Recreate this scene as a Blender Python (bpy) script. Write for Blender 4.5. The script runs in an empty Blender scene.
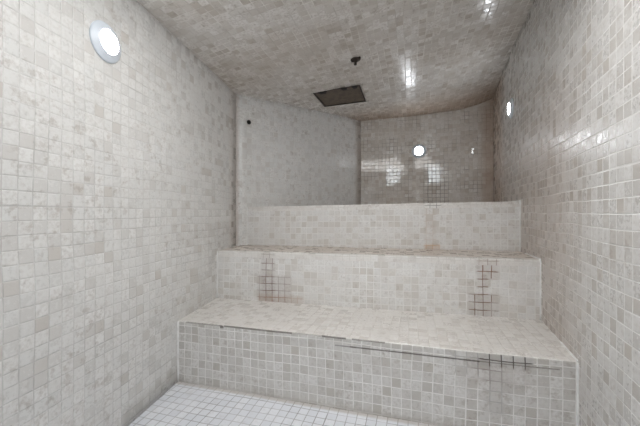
import bpy, bmesh, math
import numpy as np
from mathutils import Vector, Matrix, noise

S = bpy.context.scene
COL = S.collection
H, F = 1.1, 320.0            # eye height in metres, focal length in pixels (18 mm on a 36 mm sensor)
K = H * F / 1000.0

# ------------------------------------------------------------------ camera, light, exposure
cam = bpy.data.objects.new('camera', bpy.data.cameras.new('camera'))
cam.data.lens = 18.0
cam.data.sensor_width = 36.0
cam.data.clip_start = 0.02
cam.location = (0, 0, H)
cam.rotation_euler = (math.radians(90), 0, 0)
COL.objects.link(cam)
S.camera = cam
S.view_settings.view_transform = 'Standard'
S.view_settings.look = 'None'
S.view_settings.gamma = 1
S.view_settings.use_curve_mapping = False
S.view_settings.exposure = -0.15

w = bpy.data.worlds.new('world')
S.world = w
w.use_nodes = True
w.node_tree.nodes['Background'].inputs[0].default_value = (0.82, 0.9, 1.0, 1)
w.node_tree.nodes['Background'].inputs[1].default_value = 1.0

def area(name, loc, target, sx, sy, power, color, radius=0):
    l = bpy.data.lights.new(name, 'AREA')
    l.shape = 'RECTANGLE'; l.size = sx; l.size_y = sy
    l.energy = power; l.color = color
    o = bpy.data.objects.new(name, l)
    o.location = loc
    d = Vector(target) - Vector(loc)
    o.rotation_euler = d.to_track_quat('-Z', 'Y').to_euler()
    COL.objects.link(o)
    return o
# daylight and corridor light coming in through the glazed door and the window over it, behind the camera
area('door_daylight', (-0.70, -1.00, 0.95), (0.1, 3.0, 0.6), 0.85, 1.75, 5.5, (0.84, 0.92, 1.0))
area('window_daylight', (0.1, -0.95, 2.16), (0.4, 3.0, 1.5), 0.5, 0.55, 20, (0.86, 0.94, 1.0))

# added overhead fill light with no fixture, lifts seats, walls and ceiling
area('added_overhead_fill', (0.05, 1.1, 2.20), (0.04, 1.4, 0.0), 1.2, 0.85, 27, (1.0, 0.99, 0.98))
S.cycles.diffuse_bounces = 8
S.cycles.max_bounces = 12

# ------------------------------------------------------------------ node helper
def lin(c):
    return tuple((v/255/12.92 if v/255 <= 0.04045 else ((v/255+0.055)/1.055)**2.4) for v in c) + (1,)

class NT:
    def __init__(s, name):
        s.m = bpy.data.materials.new(name); s.m.use_nodes = True
        s.t = s.m.node_tree
        s.b = s.t.nodes['Principled BSDF']
    def put(s, sock, v):
        if isinstance(v, bpy.types.NodeSocket): s.t.links.new(v, sock)
        else: sock.default_value = v
    def math(s, op, a, b=0.0, c=0.0):
        n = s.t.nodes.new('ShaderNodeMath'); n.operation = op
        s.put(n.inputs[0], a); s.put(n.inputs[1], b)
        if op in ('MULTIPLY_ADD', 'SMOOTH_MIN', 'SMOOTH_MAX'): s.put(n.inputs[2], c)
        return n.outputs[0]
    def vmath(s, op, a, b=(0,0,0)):
        n = s.t.nodes.new('ShaderNodeVectorMath'); n.operation = op
        s.put(n.inputs[0], a); s.put(n.inputs[1], b)
        return n.outputs[0]
    def maprange(s, v, a, b, c=0.0, d=1.0, smooth=True):
        n = s.t.nodes.new('ShaderNodeMapRange')
        if smooth: n.interpolation_type = 'SMOOTHSTEP'
        s.put(n.inputs[0], v); s.put(n.inputs[1], a); s.put(n.inputs[2], b); s.put(n.inputs[3], c); s.put(n.inputs[4], d)
        return n.outputs[0]
    def mix(s, f, a, b, mode='MIX'):
        n = s.t.nodes.new('ShaderNodeMix'); n.data_type = 'RGBA'; n.blend_type = mode
        s.put(n.inputs[0], f); s.put(n.inputs[6], a); s.put(n.inputs[7], b)
        return n.outputs[2]
    def noise(s, vec, scale, detail=2.0, rough=0.5):
        n = s.t.nodes.new('ShaderNodeTexNoise')
        s.put(n.inputs['Vector'], vec); n.inputs['Scale'].default_value = scale
        n.inputs['Detail'].default_value = detail; n.inputs['Roughness'].default_value = rough
        return n.outputs['Fac'], n.outputs['Color']
    def ramp(s, f, stops, const=False):
        n = s.t.nodes.new('ShaderNodeValToRGB'); r = n.color_ramp
        if const: r.interpolation = 'CONSTANT'
        while len(r.elements) < len(stops): r.elements.new(0.5)
        for e, (p, c) in zip(r.elements, stops): e.position = p; e.color = lin(c)
        s.put(n.inputs[0], f)
        return n.outputs[0]
    def sep(s, v):
        n = s.t.nodes.new('ShaderNodeSeparateXYZ'); s.put(n.inputs[0], v); return n.outputs
    def comb(s, x, y, z=0.0):
        n = s.t.nodes.new('ShaderNodeCombineXYZ'); s.put(n.inputs[0], x); s.put(n.inputs[1], y); s.put(n.inputs[2], z); return n.outputs[0]

def tile_mat(name, palette, grout, pitch=0.0525, gw=0.0036, grout_mix=1.0, rough=(0.22, 0.42), tilt=0.35,
             marble=0.35, seed=0.0, stains=(), blotch=None, blotch_amt=0.0, coat=0.0, wave=0.0022, film=0.0, gvar=0.5, rvar=.25, micro=.0005,
             film_col=(206, 204, 200)):
    """Mosaic of square stone tiles; the UV map is in metres. palette: (position, colour) by random tile."""
    n = NT(name)
    uvn = n.t.nodes.new('ShaderNodeUVMap'); uvn.uv_map = 'UVMap'
    uv0 = uvn.outputs[0]
    uv = n.vmath('ADD', uv0, (seed*3.17, seed*1.71, 0))
    # the sheets were laid by hand: joints wander and each sheet of six tiles sits a little off
    _, wc = n.noise(uv, 2.3, 1.0)
    wv = n.vmath('MULTIPLY', n.vmath('SUBTRACT', wc, (0.5, 0.5, 0.5)), (wave*9, wave*9, 0))
    uv1 = n.vmath('ADD', uv, wv)
    sx, sy, _ = n.sep(uv1)
    shx = n.math('FLOOR', n.math('DIVIDE', sx, pitch*6)); shy = n.math('FLOOR', n.math('DIVIDE', sy, pitch*6))
    ws = n.t.nodes.new('ShaderNodeTexWhiteNoise'); ws.noise_dimensions = '3D'
    n.put(ws.inputs[0], n.comb(shx, shy, 7.3))
    off = n.vmath('MULTIPLY', n.vmath('SUBTRACT', ws.outputs['Color'], (0.5, 0.5, 0.5)), (wave*1.4, wave*1.4, 0))
    px, py, _ = n.sep(n.vmath('ADD', uv1, off))
    tx = n.math('DIVIDE', px, pitch); ty = n.math('DIVIDE', py, pitch)
    ix = n.math('FLOOR', tx); iy = n.math('FLOOR', ty)
    fx = n.math('SUBTRACT', tx, ix); fy = n.math('SUBTRACT', ty, iy)
    ex = n.math('SUBTRACT', 0.5, n.math('ABSOLUTE', n.math('SUBTRACT', fx, 0.5)))
    ey = n.math('SUBTRACT', 0.5, n.math('ABSOLUTE', n.math('SUBTRACT', fy, 0.5)))
    e = n.math('MULTIPLY', n.math('SMOOTH_MIN', ex, ey, 0.04), pitch)
    chip, _ = n.noise(uv, 55, 2.0)
    e = n.math('ADD', e, n.math('MULTIPLY', n.math('SUBTRACT', chip, 0.5), 0.0016))
    tile = n.maprange(e, gw*0.5-0.0005, gw*0.5+0.0011)
    wn = n.t.nodes.new('ShaderNodeTexWhiteNoise'); wn.noise_dimensions = '3D'
    n.put(wn.inputs[0], n.comb(ix, iy, seed+0.37))
    rc = n.sep(wn.outputs['Color'])
    base = n.ramp(wn.outputs['Value'], palette)
    # stone veining inside each tile
    vein_v = n.vmath('ADD', uv, n.vmath('MULTIPLY', wn.outputs['Color'], (3, 3, 3)))
    m1, _ = n.noise(vein_v, 62, 3.0, 0.6)
    m2, _ = n.noise(vein_v, 9, 2.0)
    mfac = n.math('MULTIPLY', n.math('ADD', n.math('MULTIPLY', m1, 0.82), n.math('MULTIPLY', m2, 0.18)), 1.0)
    mcol = n.ramp(mfac, [(0.30, (128, 119, 109)), (0.41, (190, 184, 177)), (0.56, (226, 224, 221))])
    base = n.mix(n.math('MULTIPLY', n.math('POWER', rc[0], 1.5), marble*1.7), base, mcol)
    m3, _ = n.noise(uv, 20, 4.0, 0.7)       # brown specks and bruises that run across the joints
    m4, _ = n.noise(uv, 2.2, 2.0)
    base = n.mix(n.math('MULTIPLY', n.math('MULTIPLY', n.maprange(m3, 0.52, 0.66), n.maprange(m4, 0.38, 0.58)), marble*1.5), base, lin((142, 130, 119)))
    if film > 0:      # lime film left by the steam
        f1, _ = n.noise(uv, 3.5, 4.0, 0.6)
        base = n.mix(n.math('MULTIPLY', n.maprange(f1, 0.3, 0.65), film), base, lin(film_col))
    if blotch:
        f2, _ = n.noise(uv, 1.7, 3.0, 0.55)
        base = n.mix(n.math('MULTIPLY', n.maprange(f2, 0.42, 0.7), blotch_amt), base, lin(blotch))
    gn, _ = n.noise(uv, 6.0, 3.0, 0.6)
    gcol = n.mix(n.maprange(gn, 0.35, 0.65), lin(grout[0]), lin(grout[1]))
    gv, _ = n.noise(uv, 2.6, 3.0, 0.6)      # joints filled and wiped unevenly
    gmask = n.math('MULTIPLY', n.math('SUBTRACT', 1.0, tile), n.maprange(gv, 0.38, 0.62, grout_mix*gvar, grout_mix))
    ux, uy, _ = n.sep(uv0)
    gfull = n.math('SUBTRACT', 1.0, tile)
    for st in stains:   # (u0, u1, v0, v1, soft, colour, amount on joints, amount on tiles)
        u0, u1, v0, v1, soft, colr, ga, ta = st
        mu = n.math('MULTIPLY', n.maprange(ux, u0-soft, u0+soft), n.maprange(ux, u1-soft, u1+soft, 1.0, 0.0))
        mv = n.math('MULTIPLY', n.maprange(uy, v0-soft, v0+soft), n.maprange(uy, v1-soft, v1+soft, 1.0, 0.0))
        k, _ = n.noise(uv, 11.0, 3.0, 0.65)
        msk = n.math('MULTIPLY', n.math('MULTIPLY', mu, mv), n.maprange(k, 0.33, 0.48, 0.75, 1.0))
        if ga > 0:
            gcol = n.mix(n.math('MULTIPLY', msk, ga), gcol, lin(colr))
            gmask = n.math('MAXIMUM', gmask, n.math('MULTIPLY', gfull, n.math('MULTIPLY', msk, ga)))
        if ta > 0:
            tcol = colr
            base = n.mix(n.math('MULTIPLY', msk, ta), base, lin(tcol))
    col = n.mix(gmask, base, gcol)
    n.put(n.b.inputs['Base Color'], col)
    rr = n.math('MULTIPLY_ADD', rc[0], rough[1]-rough[0], rough[0])
    rr = n.math('ADD', rr, n.math('MULTIPLY', n.math('SUBTRACT', m1, 0.5), rvar))
    n.put(n.b.inputs['Roughness'], n.math('MAXIMUM', n.math('MULTIPLY', gmask, 0.8), rr))
    n.b.inputs['Specular IOR Level'].default_value = 0.5
    if coat:
        n.put(n.b.inputs['Coat Weight'], n.math('MULTIPLY', tile, coat)); n.b.inputs['Coat Roughness'].default_value = 0.12
    # relief: pillowed tile edge, tiny tilt of every tile, sunken joint
    h = n.math('MULTIPLY', n.maprange(e, 0.0, 0.0042), 0.0011)
    tl = n.math('ADD', n.math('MULTIPLY', n.math('SUBTRACT', rc[1], 0.5), fx), n.math('MULTIPLY', n.math('SUBTRACT', rc[2], 0.5), fy))
    h = n.math('ADD', h, n.math('MULTIPLY', tl, 0.0022*tilt))
    h = n.math('ADD', h, n.math('MULTIPLY', m1, micro))
    bp = n.t.nodes.new('ShaderNodeBump'); bp.inputs['Strength'].default_value = 1.0; bp.inputs['Distance'].default_value = 1.0
    n.put(bp.inputs['Height'], h)
    n.t.links.new(bp.outputs[0], n.b.inputs['Normal'])
    return n.m

def plain(name, col, rough=0.5, metal=0.0, emit=None, estr=0.0, var=0.0):
    n = NT(name)
    if var:
        tc = n.t.nodes.new('ShaderNodeTexCoord')
        f, _ = n.noise(tc.outputs['Object'], 22, 3.0, 0.6)
        c2 = tuple(max(0, v*(1-var)) for v in col)
        n.put(n.b.inputs['Base Color'], n.mix(n.maprange(f, 0.35, 0.65), lin(c2), lin(col)))
    else:
        n.b.inputs['Base Color'].default_value = lin(col)
    n.b.inputs['Roughness'].default_value = rough
    n.b.inputs['Metallic'].default_value = metal
    if emit:
        n.b.inputs['Emission Color'].default_value = lin(emit)
        n.b.inputs['Emission Strength'].default_value = estr
    return n.m

# ------------------------------------------------------------------ plan of the room
def P(X, yp): return Vector((X*H, yp*K))
L0 = P(-1.2195, -2.03); L1 = P(-.842, 5.93); L2 = P(-.769, 7.47); A = P(-.718, 8.55)
B = P(.5, 12.2); R = P(1.914, 11.03); M = P(1.122, 11.81)
R3 = P(1.46, 7.28); R2 = P(1.31, 5.93); R1 = P(1.091, 4.22)
R0 = P(.543-.13*2.03, -2.03)
B3 = P(-.642, 8.79)
Z1L, Z1R = .3625*H, .371*H
Z2L, Z2R = .716*H, .721*H
Z3L, Z3R = 1.053*H, 1.087*H

CP = [(-1.22,-2.03,1.04),(-1.12,0,1.04),(-1.02,2,1.04),(-.892,4.87,1.036),(-.8,6.7,1.03),(-.718,8.55,1.017),(-.38,9.56,1.05),(-.05,10.5,1.08),
      (.23,11.4,1.108),(.5,12.2,1.122),(.95,11.92,1.138),(1.122,11.81,1.146),(1.386,11.55,1.161),(1.6,11.34,1.172),(1.785,11.16,1.216),(1.87,11.07,1.245),(1.914,11.03,1.272),
      (1.85,10.5,1.30),(1.67,9.0,1.33),(1.46,7.28,1.325),(1.366,6.36,1.345),(1.091,4.22,1.35),(.8,2,1.35),(.54,0,1.35),(.28,-2.03,1.35)]
_p = np.array([(a*H, b*K) for a, b, c in CP]); _z = np.array([(1+c)*H for a, b, c in CP])
_d = np.linalg.norm(_p[:, None]-_p[None], axis=2)
_n = len(_p)
_M = np.zeros((_n+3, _n+3)); _M[:_n, :_n] = _d; _M[:_n, _n] = 1; _M[:_n, _n+1:] = _p; _M[_n, :_n] = 1; _M[_n+1:, :_n] = _p.T
_w = np.linalg.solve(_M, np.concatenate([_z, np.zeros(3)]))
def ceil_z(x, y):
    r = np.hypot(_p[:, 0]-x, _p[:, 1]-y)
    return float(_w[:_n] @ r + _w[_n] + _w[_n+1]*x + _w[_n+2]*y)

def wob(v, amp=0.0025, sc=2.1):      # hand-trowelled unevenness, the same for all surfaces that meet
    return v + Vector(noise.noise_vector(v*sc))*amp + Vector(noise.noise_vector(v*11))*amp*0.25

# ------------------------------------------------------------------ mesh helpers
def link(name, bm, mat, parent=None, smooth=True):
    me = bpy.data.meshes.new(name); bm.to_mesh(me); bm.free()
    for m in (mat if isinstance(mat, (list, tuple)) else [mat]): me.materials.append(m)
    for p in me.polygons: p.use_smooth = smooth
    o = bpy.data.objects.new(name, me); COL.objects.link(o)
    if parent: o.parent = parent
    return o

def grid(name, n0, n1, fpos, fuv, mat, thick=0.08, flip=False):
    bm = bmesh.new(); uvl = bm.loops.layers.uv.new('UVMap')
    vs = [[bm.verts.new(fpos(i/n0, j/n1)) for j in range(n1+1)] for i in range(n0+1)]
    for i in range(n0):
        for j in range(n1):
            idx = [(i, j), (i+1, j), (i+1, j+1), (i, j+1)]
            if flip: idx.reverse()
            f = bm.faces.new([vs[a][b] for a, b in idx])
            for lp, (a, b) in zip(f.loops, idx): lp[uvl].uv = fuv(a/n0, b/n1)
    o = link(name, bm, mat)
    md = o.modifiers.new('thickness', 'SOLIDIFY'); md.thickness = thick; md.offset = -1.0
    return o

def wall(name, pts, mat, ztop=None, z0=-0.04, u_off=0.0, amp=.0025, smooth=True):
    """pts: plan polyline seen from inside, left to right"""
    segs = [(pts[i+1]-pts[i]).length for i in range(len(pts)-1)]; L = sum(segs)
    n0 = max(8, int(L/0.12)); cum = [sum(segs[:i+1])/L for i in range(len(segs)-1)]
    def snap(t):      # a column of vertices stands exactly in every bend
        for c in cum:
            if abs(t-c) < .4999/n0: return c
        return t
    def along(t):
        d = snap(t)*L
        for i, s in enumerate(segs):
            if d <= s or i == len(segs)-1: return pts[i].lerp(pts[i+1], d/s)
            d -= s
    def fp(a, b):
        q = along(a); zt = ceil_z(q.x, q.y)+0.05
        return wob(Vector((q.x, q.y, z0+(zt-z0)*b)), amp)
    def fu(a, b):
        q = along(a); zt = ceil_z(q.x, q.y)+0.05
        return (u_off+snap(a)*L, z0+(zt-z0)*b)
    o = grid(name, n0, 22, fp, fu, mat)
    o['kind'] = 'structure'
    return o

# ------------------------------------------------------------------ materials
P_WALL = [(0.0, (199, 195, 190)), (0.08, (205, 203, 200)), (0.3, (208, 208, 206)), (0.75, (210, 210, 208)), (1.0, (214, 215, 214))]
P_BACK = [(0.0, (186, 175, 164)), (0.12, (192, 183, 173)), (0.5, (197, 189, 180)), (0.85, (201, 194, 186)), (1.0, (208, 202, 195))]
P_CEIL = [(0.0, (190, 183, 175)), (0.15, (203, 198, 192)), (0.35, (213, 209, 204)), (0.8, (220, 217, 213)), (1.0, (228, 226, 223))]
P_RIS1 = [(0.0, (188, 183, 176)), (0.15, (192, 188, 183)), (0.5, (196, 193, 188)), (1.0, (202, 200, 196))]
P_RIS = [(0.0, (198, 193, 187)), (0.15, (205, 201, 196)), (0.6, (211, 210, 208)), (1.0, (218, 218, 217))]
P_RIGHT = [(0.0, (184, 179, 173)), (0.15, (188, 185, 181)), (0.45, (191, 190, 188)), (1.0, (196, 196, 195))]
P_SEAT = [(0.0, (210, 205, 200)), (0.15, (214, 210, 206)), (0.7, (217, 214, 210)), (1.0, (221, 219, 216))]
P_FLOOR = [(0.0, (214, 217, 223)), (0.5, (221, 224, 230)), (1.0, (227, 230, 236))]
RUST = (112, 78, 62); DARK = (70, 62, 56); WARM = (172, 146, 122); BROWN = (140, 122, 104)

AX1 = (R1-L1).normalized(); PE1 = Vector((-AX1.y, AX1.x))
lenL = (A-L0).length
m_left = tile_mat('left_wall_mosaic', P_WALL, ((172, 170, 167), (200, 199, 197)), grout_mix=.8, seed=1.0, marble=.28, gw=.0028, gvar=.25,
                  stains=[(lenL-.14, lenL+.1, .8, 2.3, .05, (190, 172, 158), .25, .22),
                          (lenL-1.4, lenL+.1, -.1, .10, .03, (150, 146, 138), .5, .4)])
lenA = (B-A).length
m_ang = tile_mat('angled_wall_mosaic', P_WALL, ((190, 187, 182), (222, 220, 217)), grout_mix=.9, gw=.0046, seed=2.0, marble=.34,
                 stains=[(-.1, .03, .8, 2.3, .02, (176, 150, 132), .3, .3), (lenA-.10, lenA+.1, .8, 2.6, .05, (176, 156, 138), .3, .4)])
lenB = (M-B).length+(R-M).length
def s_on(p, q, u):        # distance along plan line p-q of what is seen at photo column u
    k = (u-320)/F
    return (k*p.y-p.x)/((q.x-p.x)-k*(q.y-p.y))*(q-p).length
m_back = tile_mat('back_wall_mosaic', P_BACK, ((136, 126, 115), (206, 200, 192)), grout_mix=1.0, gw=.0050, gvar=.7, seed=3.0, marble=.25, pitch=.048, rvar=.02, micro=.00008,
                  rough=(0.03, 0.07), tilt=.07,
                  stains=[((M-B).length+s_on(M, R, 424), (M-B).length+s_on(M, R, 449), 1.1, 1.75, .03, DARK, .8, .0),
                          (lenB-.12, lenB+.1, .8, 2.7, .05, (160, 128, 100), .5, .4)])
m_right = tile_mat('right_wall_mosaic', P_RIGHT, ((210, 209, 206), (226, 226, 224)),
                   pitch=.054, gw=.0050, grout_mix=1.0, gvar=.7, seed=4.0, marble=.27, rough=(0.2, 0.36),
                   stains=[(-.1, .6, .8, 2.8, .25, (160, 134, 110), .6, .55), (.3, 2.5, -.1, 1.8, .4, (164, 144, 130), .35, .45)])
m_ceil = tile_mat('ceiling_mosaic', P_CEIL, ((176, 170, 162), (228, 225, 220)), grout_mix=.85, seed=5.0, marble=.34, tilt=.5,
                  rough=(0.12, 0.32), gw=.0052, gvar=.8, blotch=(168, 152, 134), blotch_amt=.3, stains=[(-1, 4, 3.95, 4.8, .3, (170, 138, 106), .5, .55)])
FV = L1.dot(PE1)      # foot of the lowest bench in the floor's own coordinates
m_floor = tile_mat('floor_mosaic', P_FLOOR, ((138, 137, 138), (180, 180, 182)), gw=.0036, gvar=.8, seed=6.0, marble=.10, rough=(.35, .6), tilt=.15,
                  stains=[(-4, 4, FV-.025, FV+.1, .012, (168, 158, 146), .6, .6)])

# ------------------------------------------------------------------ structure
wall('wall_left', [L0, L1, L2, A], m_left)
wall('wall_back_left', [A, B], m_ang)
wb = wall('wall_back', [B, M, R], m_back, amp=.0006)
for _pl in wb.data.polygons: _pl.use_smooth = False
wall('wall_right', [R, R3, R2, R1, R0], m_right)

# floor
def flp(a, b):
    return wob(Vector((-1.5+a*3.4, -.85+b*3.6, 0)), .0015)
def flu(a, b):
    v = Vector((-1.5+a*3.4, -.85+b*3.6)); return (v.dot(AX1), v.dot(PE1))
fl = grid('floor', 30, 30, flp, flu, m_floor); fl['kind'] = 'structure'

# ceiling: it rises from the left wall to the right one; a square service opening is cut through it
def cep(a, b):
    x, y = -1.5+a*3.9, -.85+b*5.4
    return Vector((x, y, ceil_z(x, y)))+Vector((0, 0, noise.noise(Vector((x*2.5, y*2.5, 3)))*.004))
def ceu(a, b):
    v = Vector((-1.5+a*3.9, -.85+b*5.4)); return (v.dot(AX1), v.dot(PE1))
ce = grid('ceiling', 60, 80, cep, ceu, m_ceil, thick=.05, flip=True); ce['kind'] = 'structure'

def on_ceil(u, v):       # where the sight line through photo point (u, v) meets the ceiling
    y = 3.0
    for _ in range(60):
        x = (u-320)/F*y
        y = .5*y + .5*(ceil_z(x, y)-H)*F/(213-v)
    x = (u-320)/F*y
    return Vector((x, y, ceil_z(x, y)))
q = [on_ceil(312.5, 93.3), on_ceil(360, 84.8), on_ceil(366.3, 101.8), on_ceil(324.5, 107.3)]
print('HATCH', q)
def quad_prism(corners, up0, up1, grow=0.0, cuts=0):
    c = sum(corners, Vector())/4
    bm = bmesh.new()
    lo = [bm.verts.new(p+(p-c).normalized()*grow+Vector((0, 0, up0))) for p in corners]
    hi = [bm.verts.new(p+(p-c).normalized()*grow+Vector((0, 0, up1))) for p in corners]
    bm.faces.new(lo); bm.faces.new(hi[::-1])
    for i in range(4):
        j = (i+1) % 4; bm.faces.new((lo[j], lo[i], hi[i], hi[j]))
    bmesh.ops.recalc_face_normals(bm, faces=bm.faces)
    return bm
cut = link('cutter', quad_prism(q, -.2, .3), m_ceil)
bo = ce.modifiers.new('cut', 'BOOLEAN'); bo.object = cut; bo.operation = 'DIFFERENCE'; bo.solver = 'EXACT'
dg = bpy.context.evaluated_depsgraph_get()
nm = bpy.data.meshes.new_from_object(ce.evaluated_get(dg))
ce.modifiers.clear(); ce.data = nm
bpy.data.objects.remove(cut)

# wall behind the camera with a glazed door and a window over it
m_front = tile_mat('front_wall_mosaic', P_WALL, ((186, 184, 180), (208, 207, 204)), seed=7.0)
m_frame = plain('painted_white_frame', (222, 224, 226), .35)
def box_bm(bm, x0, x1, y0, y1, z0, z1):
    r = bmesh.ops.create_cube(bm, size=1.0)
    for v in r['verts']:
        v.co = Vector(((x0+x1)/2+v.co.x*(x1-x0), (y0+y1)/2+v.co.y*(y1-y0), (z0+z1)/2+v.co.z*(z1-z0)))
    return r['verts']
def uv_box(bm):
    l = bm.loops.layers.uv.new('UVMap')
    for f in bm.faces:
        for lp in f.loops:
            c = lp.vert.co
            lp[l].uv = (c.x+c.y*.01, c.z) if abs(f.normal.y) > .6 else ((c.y, c.z) if abs(f.normal.x) > .6 else (c.x, c.y))
yf = L0.y
bm = bmesh.new()
for b_ in [(-1.5, -1.15, yf-.1, yf, -.04, 2.7), (.32, .6, yf-.1, yf, -.04, 2.7), (-1.15, -.1, yf-.1, yf, 1.9, 2.7), (-.25, .32, yf-.1, yf, -.04, 1.88), (-.1, .32, yf-.1, yf, 2.45, 2.7)]:
    box_bm(bm, *b_)
bm.normal_update(); uv_box(bm)
fw = link('wall_front', bm, m_front, smooth=False); fw['kind'] = 'structure'
gl = NT('clear_glass'); gl.b.inputs['Transmission Weight'].default_value = 1.0; gl.b.inputs['Roughness'].default_value = .02; gl.b.inputs['IOR'].default_value = 1.02
def framed(name, x0, x1, z0, z1, t):
    bm = bmesh.new()
    for b_ in [(x0, x0+t, yf-.07, yf-.02, z0, z1), (x1-t, x1, yf-.07, yf-.02, z0, z1), (x0+t, x1-t, yf-.07, yf-.02, z0, z0+t), (x0+t, x1-t, yf-.07, yf-.02, z1-t, z1)]:
        box_bm(bm, *b_)
    o = link(name, bm, m_frame, smooth=False); o['kind'] = 'structure'
    bm = bmesh.new(); box_bm(bm, x0+t, x1-t, yf-.05, yf-.044, z0+t, z1-t)
    link('glass_pane', bm, gl.m, o, smooth=False)
    return o
framed('door_1', -1.15, -.25, 0.0, 1.9, .06)
framed('window_1', -.1, .32, 1.88, 2.45, .03)

# ------------------------------------------------------------------ benches
def prism(name, foot, ztop, zbot, mat, parent, ax, org, zref, cuts=26, bevel_front=0.0, mat2=None, amp=.0025):
    """foot: plan points, [0]->[1] is the front edge (left to right)."""
    bm = bmesh.new()
    tv = [bm.verts.new((p.x, p.y, z)) for p, z in zip(foot, ztop)]
    bv = [bm.verts.new((p.x, p.y, z)) for p, z in zip(foot, zbot)]
    bm.faces.new(tv); bm.faces.new(bv[::-1])
    n = len(foot)
    for i in range(n):
        j = (i+1) % n; bm.faces.new((tv[j], tv[i], bv[i], bv[j]))
    bmesh.ops.recalc_face_normals(bm, faces=bm.faces)
    if bevel_front:
        ed = [e for e in bm.edges if set(e.verts) == {tv[0], tv[1]}]
        bmesh.ops.bevel(bm, geom=ed, offset=bevel_front, segments=3, affect='EDGES', profile=.5)
    # cut across the bench so that the long edges can wander
    d3 = Vector((ax.x, ax.y, 0)); pe = Vector((-ax.y, ax.x))
    ss = [(v.co-Vector((org.x, org.y, 0))).dot(d3) for v in bm.verts]
    for k in range(1, cuts):
        s = min(ss)+(max(ss)-min(ss))*k/cuts
        bmesh.ops.bisect_plane(bm, geom=bm.verts[:]+bm.edges[:]+bm.faces[:], plane_co=Vector((org.x, org.y, 0))+d3*s, plane_no=d3)
    bm.normal_update()
    uvl = bm.loops.layers.uv.new('UVMap')
    for f in bm.faces:
        for lp in f.loops:
            c = lp.vert.co; r = Vector((c.x, c.y))-org
            if abs(f.normal.z) > .6: lp[uvl].uv = (r.dot(ax), r.dot(pe))
            else:
                t = min(1, max(0, r.dot(ax)/((foot[1]-foot[0]).length)))
                lp[uvl].uv = (r.dot(ax), c.z-(zref[0]+(zref[1]-zref[0])*t))
    if mat2:
        for f in bm.faces:
            if abs(f.normal.z) < .6: f.material_index = 1
    for v in bm.verts: v.co = wob(v.co, amp, 4.0)
    return link(name, bm, [mat, mat2] if mat2 else mat, parent, smooth=False)

def tube(name, pts, rad, mat, parent, seed=0):
    """irregular hand-run bead"""
    bm = bmesh.new(); rings = []
    P_ = []
    for a, b in zip(pts[:-1], pts[1:]):
        n = max(2, int((b-a).length/.03))
        P_ += [a.lerp(b, i/n) for i in range(n)]
    P_.append(pts[-1])
    for i, p in enumerate(P_):
        t = (P_[min(i+1, len(P_)-1)]-P_[max(i-1, 0)]).normalized()
        s = t.cross(Vector((.3, .8, .5))).normalized(); u = t.cross(s)
        r = rad*(1+.45*noise.noise(p*30+Vector((seed, 0, 0))))
        pc = wob(p, .0025, 4.0)
        rings.append([bm.verts.new(pc+(s*math.cos(a)+u*math.sin(a))*r) for a in [k*math.tau/8 for k in range(8)]])
    for a, b in zip(rings[:-1], rings[1:]):
        for k in range(8): bm.faces.new((a[k], a[(k+1) % 8], b[(k+1) % 8], b[k]))
    bm.faces.new(rings[0][::-1]); bm.faces.new(rings[-1])
    bmesh.ops.recalc_face_normals(bm, faces=bm.faces)
    return link(name, bm, mat, parent)

m_caulk = plain('white_caulk', (224, 224, 222), .6, var=.06)

def bench(label, fl_, fr_, ztl, ztr, zbl, zbr, poly, zpoly, m_riser, m_seat, edge=.045, m_edge=None):
    ax = (fr_-fl_).normalized(); pe = Vector((-ax.y, ax.x))
    root = bpy.data.objects.new('tiled_bench', None)
    mid = (fl_+fr_)/2
    root.location = (mid.x, mid.y, (zbl+zbr)/2)
    root['label'] = label; root['category'] = 'bench'; root['group'] = 'stepped steam room benches'
    COL.objects.link(root)
    # carry the ends a little into the walls
    e0, e1 = fl_-ax*.009, fr_+ax*.009
    rs = prism('riser', [e0+pe*.002, e1+pe*.002, e1+pe*.06, e0+pe*.06], [ztl-edge, ztr-edge]+[ztr-edge, ztl-edge], [zbl-.003, zbr-.003, zbr-.003, zbl-.003],
               m_riser, root, ax, fl_, (ztl, ztr))
    st = prism('seat', [e0, e1]+poly, [ztl, ztr]+zpoly, [ztl-edge, ztr-edge]+[z-edge for z in zpoly], m_seat, root, ax, fl_, (ztl, ztr), bevel_front=.007, mat2=m_edge)
    v3 = lambda p, z, o=0: Vector((p.x, p.y, z))-Vector((pe.x, pe.y, 0))*o
    tube('caulk_bead', [v3(fl_, zbl), v3(fl_, ztl-.004)], .007, m_caulk, root, 1)
    tube('caulk_bead', [v3(fr_, zbr), v3(fr_, ztr-.004)], .008, m_caulk, root, 2)
    tube('caulk_bead', [v3(fr_, ztr), v3(poly[0], zpoly[0])], .008, m_caulk, root, 3)
    for ch in root.children: ch.matrix_parent_inverse = Matrix.Translation(root.location).inverted()
    return root

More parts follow.
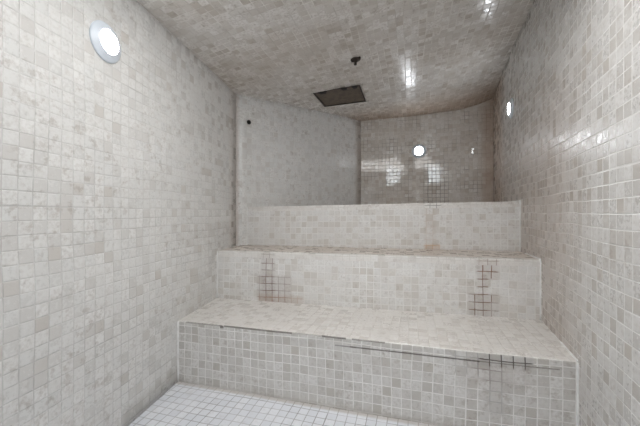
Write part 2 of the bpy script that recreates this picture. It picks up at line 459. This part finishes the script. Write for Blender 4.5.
s1 = lambda u: s_on(L1, R1, u)
s2 = lambda u: s_on(L2, R2, u)
s3 = lambda u: s_on(B3, R3, u)
ST1 = [(s1(452), s1(487), -.12, .0, .012, DARK, .5, 0), (s1(479), s1(533), -.068, .0, .008, (52, 44, 38), .95, .12), (s1(484), s1(505), -.3, -.05, .02, (92, 82, 74), .55, .05),
       (s1(470), s1(530), -.16, -.04, .03, RUST, .3, .08)]
CR1 = ST1 + [(s1(186), s1(222), -.009, .004, .002, (110, 104, 96), .9, .6), (s1(220), s1(223.5), -.02, .0, .003, DARK, .9, .8), (s1(224), s1(292), -.010, .004, .002, (84, 76, 68), .9, .8),
       (s1(290), s1(325), -.007, .004, .002, (120, 112, 104), .9, .5), (s1(322), s1(346), -.010, .004, .002, DARK, .9, .8), (s1(352), s1(385), -.009, .004, .002, (96, 88, 80), .9, .7)]
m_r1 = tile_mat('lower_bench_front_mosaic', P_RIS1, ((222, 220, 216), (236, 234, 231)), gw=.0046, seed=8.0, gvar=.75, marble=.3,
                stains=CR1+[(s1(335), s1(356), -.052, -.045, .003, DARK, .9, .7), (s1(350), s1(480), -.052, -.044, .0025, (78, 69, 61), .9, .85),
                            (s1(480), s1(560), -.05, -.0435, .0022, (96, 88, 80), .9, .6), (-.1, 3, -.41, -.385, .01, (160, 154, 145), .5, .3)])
m_s1 = tile_mat('lower_bench_seat_mosaic', P_SEAT, ((186, 182, 176), (210, 208, 204)), grout_mix=.75, seed=9.0, marble=.32, tilt=.12, film=.3, stains=CR1+[(s1(262), s1(350), .05, .55, .1, (140, 128, 118), .55, .0),(s1(500), s1(590), .05, .5, .1, (130, 120, 112), .6, .0)])
VIO = (108, 84, 74)
m_r2 = tile_mat('middle_bench_front_mosaic', P_RIS, ((214, 211, 207), (230, 229, 227)), grout_mix=1.0, gw=.0050, seed=10.0, marble=.28, film=.2,
                stains=[(s2(261), s2(275), -.42, .0, .012, VIO, .85, .14), (s2(257), s2(291), -.42, -.18, .014, VIO, .7, .14), (s2(258), s2(303), -.42, -.33, .014, (156, 124, 100), .6, .25),
                        (s2(477), s2(489), -.42, .0, .012, (112, 84, 64), 1.0, .08), (s2(468), s2(499), -.42, -.24, .014, (110, 82, 64), 1.0, .16), (s2(477), s2(499), -.14, -.02, .014, (118, 82, 60), 1.0, .1),
                        (s2(244), s2(292), -.056, -.045, .006, VIO, .6, .05)])
m_s2 = tile_mat('middle_bench_seat_mosaic', P_SEAT, ((186, 182, 176), (210, 208, 204)), grout_mix=.7, seed=11.0, marble=.16, film=.3, tilt=.04,
                stains=[(s2(214), s2(560), .06, .5, .02, (184, 170, 156), .6, .65), (s2(261), s2(275), -.06, .0, .01, VIO, .8, .1), (s2(477), s2(499), -.06, .0, .01, (120, 84, 64), .8, .1), (s2(410), s2(530), -.01, .03, .01, (110, 90, 74), .5, .1)])
m_r3 = tile_mat('top_bench_front_mosaic', P_RIS, ((214, 212, 208), (230, 229, 227)), grout_mix=1.0, gw=.0050, seed=12.0, marble=.27, film=.2,
                stains=[(s3(424), s3(436), -.45, .0, .012, (150, 120, 94), .55, .08), (s3(424), s3(440), -.42, -.35, .012, (184, 146, 106), .8, .3), (-.1, 3, -.46, -.39, .02, (170, 156, 144), .5, .3)])
m_s3 = tile_mat('top_bench_seat_mosaic', P_SEAT, ((186, 182, 176), (210, 208, 204)), grout_mix=.75, seed=13.0, marble=.3,
                stains=[(s3(424), s3(441), -.06, .0, .01, DARK, .85, .0)])

zb = .3655*H
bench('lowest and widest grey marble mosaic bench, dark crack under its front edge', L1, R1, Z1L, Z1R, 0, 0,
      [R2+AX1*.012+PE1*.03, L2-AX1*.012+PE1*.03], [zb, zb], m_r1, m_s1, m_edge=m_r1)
bench('middle mosaic bench with two rust stained grout patches on its front', L2, R2, Z2L, Z2R, zb, zb,
      [R3+AX1*.012+PE1*.03, B3+PE1*.03, A+(A-B).normalized()*.004], [.72*H, .72*H, .72*H], m_r2, m_s2)
bench('topmost mosaic bench below the back wall, pale front with one orange stain', B3, R3, Z3L, Z3R, .72*H, .72*H,
      [R, M, B], [1.087*H, 1.075*H, 1.06*H], m_r3, m_s3)

# ------------------------------------------------------------------ fittings
def lathe(prof, seg=48, cap0=False, cap1=True):
    bm = bmesh.new(); rings = []
    for r, z in prof:
        rings.append([bm.verts.new((r*math.cos(k*math.tau/seg), r*math.sin(k*math.tau/seg), z)) for k in range(seg)])
    for a, b in zip(rings[:-1], rings[1:]):
        for k in range(seg): bm.faces.new((a[k], a[(k+1) % seg], b[(k+1) % seg], b[k]))
    if cap0: bm.faces.new(rings[0][::-1])
    if cap1: bm.faces.new(rings[-1])
    bmesh.ops.recalc_face_normals(bm, faces=bm.faces)
    return bm

m_trim = plain('white_plastic_trim', (205, 212, 220), .35)
m_lens = plain('glowing_lens', (255, 255, 255), .3, emit=(244, 249, 255), estr=60.0)
def facing(p, nrm, label):
    o = bpy.data.objects.new('wall_light', None)
    o.location = p
    o.rotation_euler = Vector(nrm).to_track_quat('Z', 'Y').to_euler()
    o['label'] = label; o['category'] = 'light'; o['group'] = 'round steam room wall lights'
    COL.objects.link(o)
    return o
def wall_light(p, nrm, label):
    o = facing(p, nrm, label)
    link('trim_ring', lathe([(.090, -.004), (.091, .002), (.088, .006), (.081, .009), (.062, .019), (.0575, .0215), (.055, .021), (.0545, .016)], 64, cap0=True, cap1=False), m_trim, o)
    link('lens', lathe([(.0545, .015), (.0542, .0195), (.049, .0225), (.035, .0245), (.018, .0252), (.004, .0254)], 64), m_lens, o)
    return o
def on_wall(a, b, u, v):
    k = (u-320)/F
    t = (k*a.y-a.x)/((b.x-a.x)-k*(b.y-a.y))
    q_ = a.lerp(b, t)
    d = (b-a).normalized(); nrm = Vector((d.y, -d.x, 0))
    return Vector((q_.x, q_.y, H+(213-v)/F*q_.y)), nrm
p, n_ = on_wall(L0, L1, 105.5, 42.5); wall_light(p+n_*.002, n_, 'round glowing light with white ring on the left wall, largest of the wall lights')
p, n_ = on_wall(M, R, 419.0, 151.2); wall_light(p+n_*.002, n_, 'round glowing light on the brownish back wall above the top bench')
p, n_ = on_wall(R, R3, 511.6, 108.5); wall_light(p+n_*.002, n_, 'round glowing light seen nearly edge-on, high on the right wall')

# small open pipe in the angled wall
m_black = plain('blackened_rubber', (14, 13, 12), .6)
m_rust = plain('corroded_metal', (58, 48, 40), .6, .35, var=.35)
p, n_ = on_wall(A, B, 248.6, 122.3)
o = bpy.data.objects.new('pipe_outlet', None); o.location = p+n_*.006; o.rotation_euler = n_.to_track_quat('Z', 'Y').to_euler(); COL.objects.link(o)
o['label'] = 'small black round pipe outlet in the angled wall, near the left corner'; o['category'] = 'pipe'
link('pipe_rim', lathe([(.021, -.003), (.021, .004), (.019, .006), (.0155, .006), (.0145, .003), (.0145, -.002)], 24, cap0=True, cap1=False), m_black, o)
link('pipe_bore', lathe([(.0145, -.004), (.0145, -.001), (.006, -.0005)], 24, cap0=True), m_black, o)

# corroded fitting hanging from the ceiling
c0 = on_ceil(355.3, 59.6)
o = bpy.data.objects.new('ceiling_fitting', None); o.location = c0; o.rotation_euler = (math.pi, 0, 0); COL.objects.link(o)
o['label'] = 'small dark corroded fitting on the ceiling in front of the square panel'; o['category'] = 'ceiling fitting'
link('flange', lathe([(.040, -.012), (.041, .003), (.036, .007), (.022, .010), (.016, .022), (.013, .024)], 32, cap0=True), m_rust, o)
b1 = lathe([(.010, .0), (.010, .030), (.013, .033), (.013, .044), (.008, .047)], 20, cap0=True)
link('nozzle', b1, m_rust, o)
b2 = lathe([(.011, -.004), (.011, .014), (.008, .018)], 20, cap0=True)
for v in b2.verts: v.co += Vector((.030, .035, 0))
link('bolt', b2, m_rust, o)
b3 = lathe([(.008, -.004), (.009, .020), (.006, .024)], 16, cap0=True)
for v in b3.verts: v.co += Vector((-.026, .004, 0))
link('bolt', b3, m_rust, o)

# service panel set into the ceiling opening
m_panel = plain('dull_brown_metal', (108, 96, 84), .55, .1, var=.2)
m_pdark = plain('dark_frame_metal', (62, 55, 47), .6, .3, var=.3)
ctr = sum(q, Vector())/4
o = bpy.data.objects.new('access_panel', None); o.location = ctr+Vector((0, 0, .03)); COL.objects.link(o)
o['label'] = 'dark brown square metal panel set into the mosaic ceiling'; o['category'] = 'access panel'
def child(name, bm, mat):
    c = link(name, bm, mat, o, smooth=False); c.matrix_parent_inverse = Matrix.Translation(o.location).inverted(); return c
child('plate', quad_prism(q, .010, .016, -.012), m_panel)
inner = [p_+(ctr-p_).normalized()*.020 for p_ in q]
bm = bmesh.new()
for i in range(4):
    j = (i+1) % 4
    vs = [bm.verts.new(v+Vector((0, 0, dz))) for dz in (.002, .012) for v in (q[i], q[j], inner[j], inner[i])]
    for f in ((0, 1, 2, 3), (7, 6, 5, 4), (0, 4, 5, 1), (1, 5, 6, 2), (2, 6, 7, 3), (3, 7, 4, 0)): bm.faces.new([vs[k] for k in f])
bmesh.ops.recalc_face_normals(bm, faces=bm.faces)
child('frame', bm, m_pdark)
for t, wd in ((.2, .05), (.66, .035), (.88, .035)):
    e = q[0].lerp(q[1], t); inn = q[3].lerp(q[2], t)-e; dirx = (q[1]-q[0]).normalized(); iy = inn.normalized()
    bm = bmesh.new()
    a = e+iy*.008
    vs = [bm.verts.new(v+Vector((0, 0, dz))) for dz in (-.004, .010) for v in (a-dirx*wd, a+dirx*wd, a+dirx*wd*.5+iy*.055, a-dirx*wd*.5+iy*.055)]
    for f in ((0, 1, 2, 3), (7, 6, 5, 4), (0, 4, 5, 1), (1, 5, 6, 2), (2, 6, 7, 3), (3, 7, 4, 0)): bm.faces.new([vs[k] for k in f])
    bmesh.ops.recalc_face_normals(bm, faces=bm.faces)
    bmesh.ops.bevel(bm, geom=bm.edges[:], offset=.003, segments=2, affect='EDGES')
    child('clip', bm, m_black)
